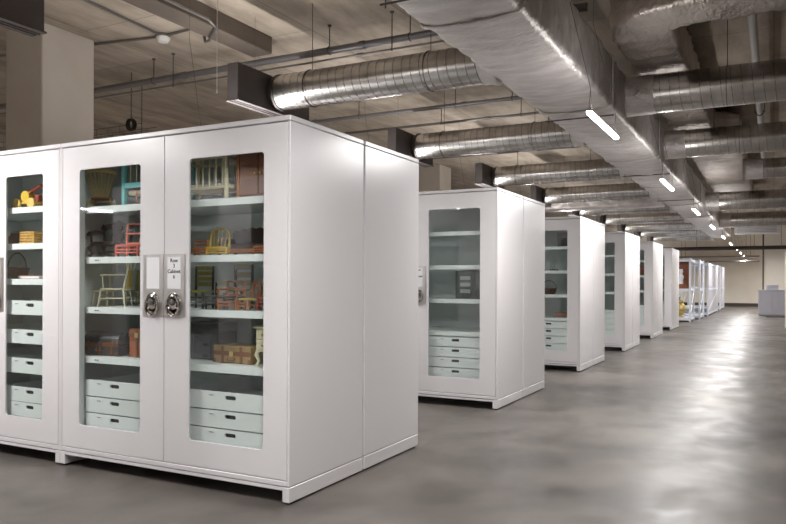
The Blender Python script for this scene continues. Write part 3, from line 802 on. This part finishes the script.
# --- left door, third shelf
chair('rocking_armchair', 'cream and yellow high-backed miniature armchair turned left on the third shelf', (-4.12, 3.64, S1[2]), -1.05, .15, .17, .128, .343, 'w_cream', 'splat', 4, arms=True, r=.0065, rake=.05, splay=.015, slatm='w_brightyellow', seatm='w_cream')
chair('side_chair', 'pale yellow-green miniature chair behind the cream armchair on the third shelf', (-4.13, 3.85, S1[2]), .1, .12, .11, .11, .26, 'rush', 'splat', 3, r=.006)
t = thing('doll_stool', 'small cream miniature stool left of the cream armchair', 'stool', (-4.285, 3.68, S1[2]), .25)
seat_slab(.135, .1, .112, .01).build('seat', 'w_cream', t, True)
for sx in (-1, 1):
    for sy in (-1, 1): MB().tube([(sx*.06, sy*.042, 0), (sx*.05, sy*.035, .105)], .005, 8).build('leg', 'w_cream', t, True)

# --- left door, fourth shelf
chest('steamer_trunk', 'black domed miniature trunk with a copper band on the fourth shelf', 'trunk', (-4.14, 3.61, S1[3]), .04, .33, .17, .16, 'trunk_black', 'copper', dome=1, bands=3, lid=.5, latch='trunk_black')
chest('wooden_box', 'orange-brown upright miniature box right of the black trunk', 'box', (-3.81, 3.62, S1[3]), 0, .15, .14, .195, 'brick_orange', 'leather', bands=1, lid=.2)

# --- right door, top shelf
t = thing('doll_crib', 'cream spindled miniature crib on the top shelf behind the right door', 'crib', (-3.27, 3.56, S1[0]), 0)
for sx in (-1, 1):
    for y in (0, .24): MB().tube([(sx*.222, y, 0), (sx*.222, y, .3)], .0135, 8).lathe([(.012, .3), (.018, .306), (.008, .318)], 8, (sx*.222, y, 0)).build('post', 'w_cream', t, True)
for y in (0, .24):
    MB().box(-.222, y-.007, .268, .222, y+.007, .288).build('rail', 'w_cream', t, bevel=.002)
    MB().box(-.222, y-.007, .078, .222, y+.007, .095).build('rail', 'w_cream', t, bevel=.002)
    for i in range(8): x = -.19 + i*.0545; MB().tube([(x, y, .09), (x, y, .272)], .005, 6).build('spindle', 'w_cream', t, True)
for sx in (-1, 1): MB().box(sx*.222-.006, 0, .08, sx*.222+.006, .24, .1).box(sx*.222-.006, 0, .268, sx*.222+.006, .24, .285).build('end_rail', 'w_cream', t)
MB().box(-.21, .012, .085, .21, .228, .115).build('mattress', 'cushion', t, bevel=.01)
t = thing('wooden_hutch', 'brown wooden miniature cupboard at the right end of the top shelf', 'cupboard', (-2.815, 3.69, S1[0]), 0)
MB().box(-.16, -.1, .0, .16, .12, .32).build('body', 'w_brown', t, bevel=.004)
MB().box(-.172, -.112, .32, .172, .13, .335).build('top', 'w_brown', t, bevel=.003)
for sx in (-1, 1):
    d = MB().box(sx*.004, -.108, .03, sx*.145, -.1, .3).build('door', 'w_brown', t, bevel=.002)
    MB().lathe([(.006, -.12), (.007, -.114), (.004, -.108)], 8, (sx*.02, 0, .16), 'y').build('knob', 'gold', d, True)
MB().box(-.17, -.112, 0, -.148, -.1, .32).build('pilaster', 'w_orange', t, bevel=.002)

# --- right door, second shelf
chair('low_chair', 'small orange-pink miniature chair at the left of the second shelf', (-3.29, 3.56, S1[1]), .0, .12, .09, .045, .1, 'w_orange', 'frame', 3, r=.007, rake=.004)
chair('hoop_chair', 'yellow pointed-back miniature chair on the second shelf', (-3.195, 3.65, S1[1]), .5, .14, .11, .06, .185, 'w_brightyellow', 'hoop', 4, r=.008, rake=.03, seatm='w_brightyellow')
t = thing('settee', 'dark brown miniature settee on the second shelf', 'settee', (-3.08, 3.82, S1[1]), 0)
MB().box(-.2, -.09, .03, .2, .1, .085).build('seat', 'w_dark', t, bevel=.01)
ol = [(-.2, .08), (.2, .08), (.2, .165)] + [(.2 - .4*i/12, .165 + .025*math.sin(PI*i/12) + .012*math.sin(2*PI*i/4)**2) for i in range(1, 12)] + [(-.2, .165)]
MB().prism(ol, .075, .1).build('backrest', 'w_dark', t)
for sx in (-1, 1):
    MB().box(sx*.2, -.085, .08, sx*.175, .08, .125).build('armrest', 'w_dark', t, bevel=.008)
    for y in (-.075, .085): MB().tube([(sx*.18, y, .03), (sx*.185, y, 0)], [.012, .008], 8).build('leg', 'w_dark', t, True)
MB().box(-.19, -.1, .02, .19, -.088, .05).build('apron', 'w_orange', t, bevel=.003)
chair('spindle_chair', 'small orange spindle-backed miniature chair at the right of the second shelf', (-2.765, 3.58, S1[1]), -.2, .1, .1, .055, .12, 'w_orange', 'spindle', 4, r=.006, rake=.03)

# --- right door, third shelf
chair('ladderback_chair', 'black-posted ladderback miniature chair with rush back, leftmost on the third shelf', (-3.36, 3.66, S1[2]), .05, .16, .12, .12, .28, 'w_black', 'ladder', 4, r=.009, slatm='rush', seatm='rush', rake=.005)
chair('ladderback_chair', 'tall black ladderback miniature chair with yellow slats, behind the orange armchairs', (-3.165, 3.82, S1[2]), 0, .165, .13, .13, .29, 'w_black', 'ladder', 3, r=.011, slatm='rush', seatm='rush', rake=.005)
chair('ladderback_chair', 'low black ladderback miniature chair with cream slats left of the orange armchair', (-3.185, 3.63, S1[2]), -.1, .12, .1, .09, .175, 'w_black', 'ladder', 3, r=.008, slatm='w_cream', seatm='grey_felt', rake=.004)
chair('bentwood_armchair', 'orange miniature armchair with square open back in the middle of the third shelf', (-3.005, 3.56, S1[2]), .12, .145, .11, .085, .182, 'w_orange', 'frame', 3, arms=True, r=.0075, rake=.01, seatm='w_dark')
chair('bentwood_chair', 'orange bentwood hoop-backed miniature chair with yellow seat on the third shelf', (-2.875, 3.57, S1[2]), -.3, .11, .1, .075, .185, 'w_orange', 'bent', 3, r=.007, rake=.015, seatm='rush')
chair('balloon_chair', 'pale yellow round-backed miniature chair behind the bentwood chair', (-2.86, 3.74, S1[2]), .3, .11, .1, .07, .165, 'w_cream', 'hoop', 4, r=.006, slatm='rush')
chair('red_chair', 'red-brown miniature chair at the right end of the third shelf', (-2.76, 3.62, S1[2]), .1, .13, .1, .085, .18, 'w_red', 'spindle', 5, r=.008)

# --- right door, fourth shelf
chest('document_case', 'dark grey miniature case at the left of the fourth shelf', 'case', (-3.36, 3.78, S1[3]), .04, .27, .2, .245, 'trunk_grey', 'trunk_grey', bands=2, lid=.25, latch='wire')
t = chest('suitcase', 'tan miniature suitcase with brown leather straps on the fourth shelf', 'suitcase', (-3.02, 3.69, S1[3]), -.05, .31, .2, .112, 'tan', 'leather', bands=2, lid=.42)
t = thing('doll_dresser', 'cream miniature dresser with drawers and curved legs on the fourth shelf', 'dresser', (-2.695, 3.6, S1[3]), .0)
MB().box(-.1, -.06, .09, .1, .08, .232).build('body', 'w_cream', t, bevel=.003)
MB().box(-.115, -.075, .232, .115, .085, .246).build('top', 'w_cream', t, bevel=.004)
for i in range(2):
    d = MB().box(-.09, -.067, .1+i*.066, .09, -.06, .158+i*.066).build('drawer', 'w_cream', t, bevel=.002)
    for x in (-.045, .045): MB().lathe([(.007, -.076), (.008, -.071), (.005, -.067)], 8, (x, 0, .13+i*.066), 'y').build('knob', 'gold', d, True)
for sx in (-1, 1):
    for sy in (-.05, .07): MB().tube([(sx*.09, sy, .1), (sx*.1, sy-.004, .07), (sx*.086, sy, .035), (sx*.098, sy-.006, .004)], [.013, .014, .008, .01], 8).build('leg', 'w_cream', t, True)

# --- narrow cabinet at the left photo edge
t = thing('pull_toy', 'wooden pull toy with yellow wheels and raised red arm on the top shelf', 'toy', (-4.94, 3.56, SU[0]), .1)
MB().box(-.1, -.03, .035, .1, .03, .05).build('deck', 'w_yellow', t, bevel=.003)
for x in (-.085, .06):
    for sy in (-1, 1): MB().lathe([(.008, sy*.033), (.038, sy*.034), (.038, sy*.048), (.008, sy*.05)], 18, (x, 0, .038), 'y').build('wheel', 'w_yellow', t, True)
MB().lathe([(.02, -.028), (.042, -.026), (.042, .026), (.02, .028)], 18, (-.02, 0, .09), 'y').build('drum', 'w_brightyellow', t, True)
MB().tube([(-.04, 0, .1), (.04, 0, .14), (.13, 0, .17)], .013, 8).build('arm', 'w_red', t, True)
MB().box(.07, -.02, .05, .11, .02, .1).build('cab', 'w_red', t, bevel=.004)
t = thing('wicker_crate', 'small yellow wicker crate on the second shelf of the left-edge cabinet', 'crate', (-4.93, 3.58, SU[1]), .05)
for z in (.008, .028, .048, .068, .086):
    MB().tube([(-.075, -.05, z), (.075, -.05, z), (.075, .05, z), (-.075, .05, z)], .008, 6, closed=True).build('weave_band', 'wicker', t, True)
for x in (-.075, -.037, 0, .037, .075):
    MB().tube([(x, -.05, 0), (x, -.05, .094)], .006, 6).build('stake', 'wicker', t, True)
MB().box(-.07, -.046, .0, .07, .046, .006).build('bottom', 'wicker', t)
t = thing('glass_jar', 'dark square glass jar left of the wicker crate', 'jar', (-5.18, 3.62, SU[1]), 0)
MB().lathe([(.05, 0), (.055, .006), (.055, .06), (.04, .078), (.04, .09)], 16).build('body', 'basket', t, True)
MB().lathe([(.044, .09), (.044, .104), (.01, .108)], 16).build('lid', 'glassware', t, True)
t = thing('handled_basket', 'brown miniature basket with tall hoop handle on the third shelf', 'basket', (-5.14, 3.6, SU[2]), .1)
MB().lathe([(.07, 0), (.085, .01), (.098, .075), (.103, .085), (.09, .085), (.075, .015), (.01, .012)], 20, sy=.7).build('bowl', 'basket', t, True)
for z, r in ((.02, .088), (.04, .0925), (.06, .0965), (.083, .103)):
    MB().tube([(r*math.cos(a), r*.7*math.sin(a), z) for a in [2*PI*i/20 for i in range(20)]], .005, 6, closed=True).build('weave_band', 'basket', t, True)
MB().tube(arc(0, .08, .098, 0, PI, 16, sy=1.2), .005, 6).build('hoop_handle', 'basket', t, True)
t = thing('flat_book', 'flat orange miniature book lying right of the brown basket', 'book', (-4.91, 3.6, SU[2]), .05)
MB().box(-.11, -.07, .004, .11, .07, .022).build('pages', 'card', t)
MB().box(-.114, -.074, 0, .114, .074, .004).box(-.114, -.074, .022, .114, .074, .027).box(-.114, .07, .004, .114, .074, .022).build('cover', 'brick_orange', t)

# --- things in the farther cabinets
yc2 = Y0 + S_ROW
t = thing('framed_panel', 'grey framed panel standing on the third shelf of the second cabinet', 'panel', (-2.88, yc2+.3, CFG2['shelves'][2]), -.1)
MB().box(-.16, 0, 0, .16, .02, .3).build('board', 'grey_felt', t, bevel=.003)
for z in (.08, .15, .22): MB().box(-.1, -.004, z-.02, .02, 0, z+.02).build('picture', 'liner', t)
yc3 = Y0 + 2*S_ROW
t = thing('dark_case', 'dark case on the top shelf of the third cabinet', 'case', (-2.72, yc3+.3, CFG2['shelves'][0]), 0)
MB().box(-.12, -.1, 0, .12, .1, .2).build('body', 'trunk_black', t, bevel=.006)
MB().tube([(-.04, -.105, .12), (-.035, -.12, .14), (.035, -.12, .14), (.04, -.105, .12)], .005, 6).build('handle', 'leather', t, True)
for i, (x, lab) in enumerate(((-3.12, 'left of the two glass bell jars in the third cabinet'), (-2.92, 'right of the two glass bell jars in the third cabinet'))):
    t = thing('bell_jar', lab, 'jar', (x, yc3+.32, CFG2['shelves'][1]), 0, 'bell jars')
    MB().lathe([(.07, 0), (.07, .02), (.06, .025)], 18).build('base', 'w_dark', t, True)
    MB().lathe([(.058, .025), (.058, .15), (.045, .19), (.015, .21), (.008, .225), (.012, .235)], 18).build('dome', 'glass', t, True)
    MB().lathe([(.03, .025), (.02, .08), (.028, .12), (.01, .15)], 12).build('figurine', 'glassware', t, True)
t = thing('brown_box', 'low brown box on the fourth shelf of the third cabinet', 'box', (-2.75, yc3+.3, CFG2['shelves'][3]), .1)
MB().box(-.13, -.09, 0, .13, .09, .06).build('body', 'w_brown', t, bevel=.003); MB().box(-.134, -.094, .06, .134, .094, .075).build('lid', 'w_brown', t, bevel=.003)
t = thing('basket', 'dark basket on the third shelf of the third cabinet', 'basket', (-3.0, yc3+.33, CFG2['shelves'][2]), 0)
MB().lathe([(.09, 0), (.12, .09), (.11, .09), (.08, .01), (.01, .008)], 18).build('bowl', 'basket', t, True)
MB().tube(arc(0, .08, .115, 0, PI, 14, sy=1.1), .006, 6).build('hoop_handle', 'basket', t, True)
yc5 = Y0 + 4*S_ROW
t = thing('wooden_cabinet', 'reddish wooden box on the second shelf of the fifth cabinet', 'box', (-2.8, yc5+.3, CFG2['shelves'][1]), 0)
MB().box(-.15, -.1, 0, .15, .1, .2).build('body', 'w_brown', t, bevel=.003); MB().box(-.16, -.11, .2, .16, .11, .22).build('lid', 'w_red', t, bevel=.003)

# ------------------------------------------------------------------ open racks at the far end
def rack(label, x, y, wx, dy, h, levels, mesh=False):
    t = thing('storage_rack', label, 'rack', (x, y, 0), 0, 'pale steel racks at the far end')
    for sx in (-1, 1):
        for sy in (-1, 1):
            MB().box(sx*wx/2-.03, sy*dy/2-.03, 0, sx*wx/2+.03, sy*dy/2+.03, h).build('post', 'rack', t, bevel=.004)
    for z in levels:
        MB().box(-wx/2, -dy/2, z-.02, wx/2, dy/2, z).build('shelf', 'rack', t)
        for sy in (-1, 1): MB().box(-wx/2, sy*dy/2-.015, z-.09, wx/2, sy*dy/2+.015, z-.02).build('beam', 'rack', t)
        for sx in (-1, 1): MB().box(sx*wx/2-.015, -dy/2, z-.09, sx*wx/2+.015, dy/2, z-.02).build('beam', 'rack', t)
    for sx in (-1, 1):
        MB().tube([(sx*wx/2, -dy/2, .15), (sx*wx/2, dy/2, levels[1]-.1)], .014, 6).build('cross_brace', 'rack', t)
    if mesh:
        for a, b_ in zip(levels[:-1], levels[1:]): MB().box(wx/2-.006, -dy/2+.04, a+.02, wx/2+.006, dy/2-.04, b_-.1).build('side_sheet', 'lavender', t)
    return t
rack('first pale steel rack after the cabinets, holding brown and gilded pieces', -3.3, 26.35, 1.75, 1.3, 2.12, [.14, 1.1, 2.08])
rack('second pale steel rack, just behind the one with brown pieces', -3.1, 28.5, 1.6, 1.6, 2.12, [.14, 1.1, 2.08])
rack('third pale steel rack with grey side sheets, far down the aisle', -3.1, 33.4, 1.7, 5.6, 2.12, [.14, 1.1, 2.08], True)
rack('last pale steel rack before the cream far wall', -3.1, 39.4, 1.7, 3.0, 2.12, [.14, 1.1, 2.08], True)
t = thing('wall_clock_case', 'brown wooden case with a white figure on the first far rack', 'case', (-2.85, 26.2, 1.1), 0)
MB().box(-.38, -.25, 0, .38, .25, .9).build('body', 'w_brown', t, bevel=.01)
MB().lathe([(.08, 0), (.07, .12), (.1, .25), (.05, .34), (.075, .42), (.06, .5)], 14, (.12, -.3, .15)).build('figure', 'card', t, True)
MB().box(-.3, -.34, 0, .34, -.25, .15).build('ledge', 'w_brown', t, bevel=.004)
t = thing('gilded_urn', 'gilded round urn on the lower shelf of the first far rack', 'urn', (-2.75, 26.0, .14), 0)
MB().lathe([(.12, 0), (.13, .03), (.06, .08), (.18, .2), (.2, .3), (.14, .42), (.09, .46), (.12, .5)], 20).build('body', 'gold', t, True)
MB().lathe([(.12, .5), (.08, .56), (.02, .6)], 16).build('lid', 'gold', t, True)
t = thing('dark_chest', 'dark chest behind the gilded urn on the first far rack', 'chest', (-3.2, 26.5, .14), 0)
MB().box(-.35, -.2, 0, .35, .25, .62).build('body', 'w_dark', t, bevel=.01); MB().box(-.37, -.22, .62, .37, .27, .68).build('lid', 'w_black', t, bevel=.008)
t = thing('lamp_stand', 'dark stand with rods on the second far rack', 'stand', (-2.9, 28.4, 1.1), 0)
MB().lathe([(.14, 0), (.13, .03), (.02, .06), (.02, .4), (.06, .45)], 14).build('base', 'w_dark', t, True); MB().tube([(-.2, 0, .3), (.2, 0, .34)], .012, 6).build('rod', 'w_dark', t)

# ------------------------------------------------------------------ right end of the view
t = thing('storage_chest', 'low grey cabinet at the far right end of the aisle', 'cabinet', (-.06, 32.2, 0), 0)
MB().box(-.46, -.3, .03, .5, .3, 1.0).build('body', 'lavender', t, bevel=.01)
MB().box(-.48, -.32, 1.0, .52, .32, 1.03).build('top', 'lavender', t, bevel=.005)
for sx in (0, 1):
    d = MB().box(-.45+sx*.475, -.315, .06, .015+sx*.475, -.3, .97).build('door', 'lavender', t, bevel=.004)
    MB().tube([(-.01+sx*.06, -.33, .5), (-.01+sx*.06, -.33, .66)], .01, 6).build('handle', 'steel', d)
t = thing('storage_box', 'small pale box standing on the low grey cabinet', 'box', (-.02, 32.2, 1.03), 0)
MB().box(-.22, -.2, 0, .2, .2, .15).build('body', 'lavender', t, bevel=.006); MB().box(-.23, -.21, .15, .21, .21, .19).build('lid', 'lavender', t, bevel=.004)
t = thing('tall_locker', 'tall cream locker with dark latch at the right photo edge', 'locker', (.72, 23.1, 0), 0)
MB().box(-.42, -.3, .04, .42, .3, 2.18).build('body', 'plaster_cream', t, bevel=.006)
MB().box(-.4, -.26, 0, .4, .26, .04).build('base', 'base_dark', t)
d = MB().box(-.41, -.318, .08, .41, -.3, 2.15).build('door', 'plaster_cream', t, bevel=.003)
MB().box(-.4, -.345, 1.02, -.34, -.318, 1.16).build('latch', 'pipe_dark', d, bevel=.004)
t = thing('floor_mat', 'dark flat mat on the floor before the low grey cabinet', 'mat', (.08, 31.2, 0), 0)
MB().box(-.3, -.25, 0, .3, .25, .015).build('pad', 'base_dark', t, bevel=.004); MB().box(-.33, -.28, 0, .33, -.25, .012).box(-.33, .25, 0, .33, .28, .012).build('edging', 'black_rubber', t)
t = thing('air_unit', 'white box-shaped air unit hanging at the far end right of the lamps', 'air unit', (-.55, 29.0, 3.05), 0)
MB().box(-.7, -.3, 0, .75, .3, .36).build('casing', 'plastic_white', t, bevel=.02)
for i in range(5): MB().box(-.6, -.305, .05+i*.05, .65, -.3, .075+i*.05).build('louvre', 'lavender', t)
for sx in (-.6, .6): MB().tube([(sx, 0, .36), (sx, 0, ZC-3.05)], .01, 6).build('hanger_rod', 'wire', t)
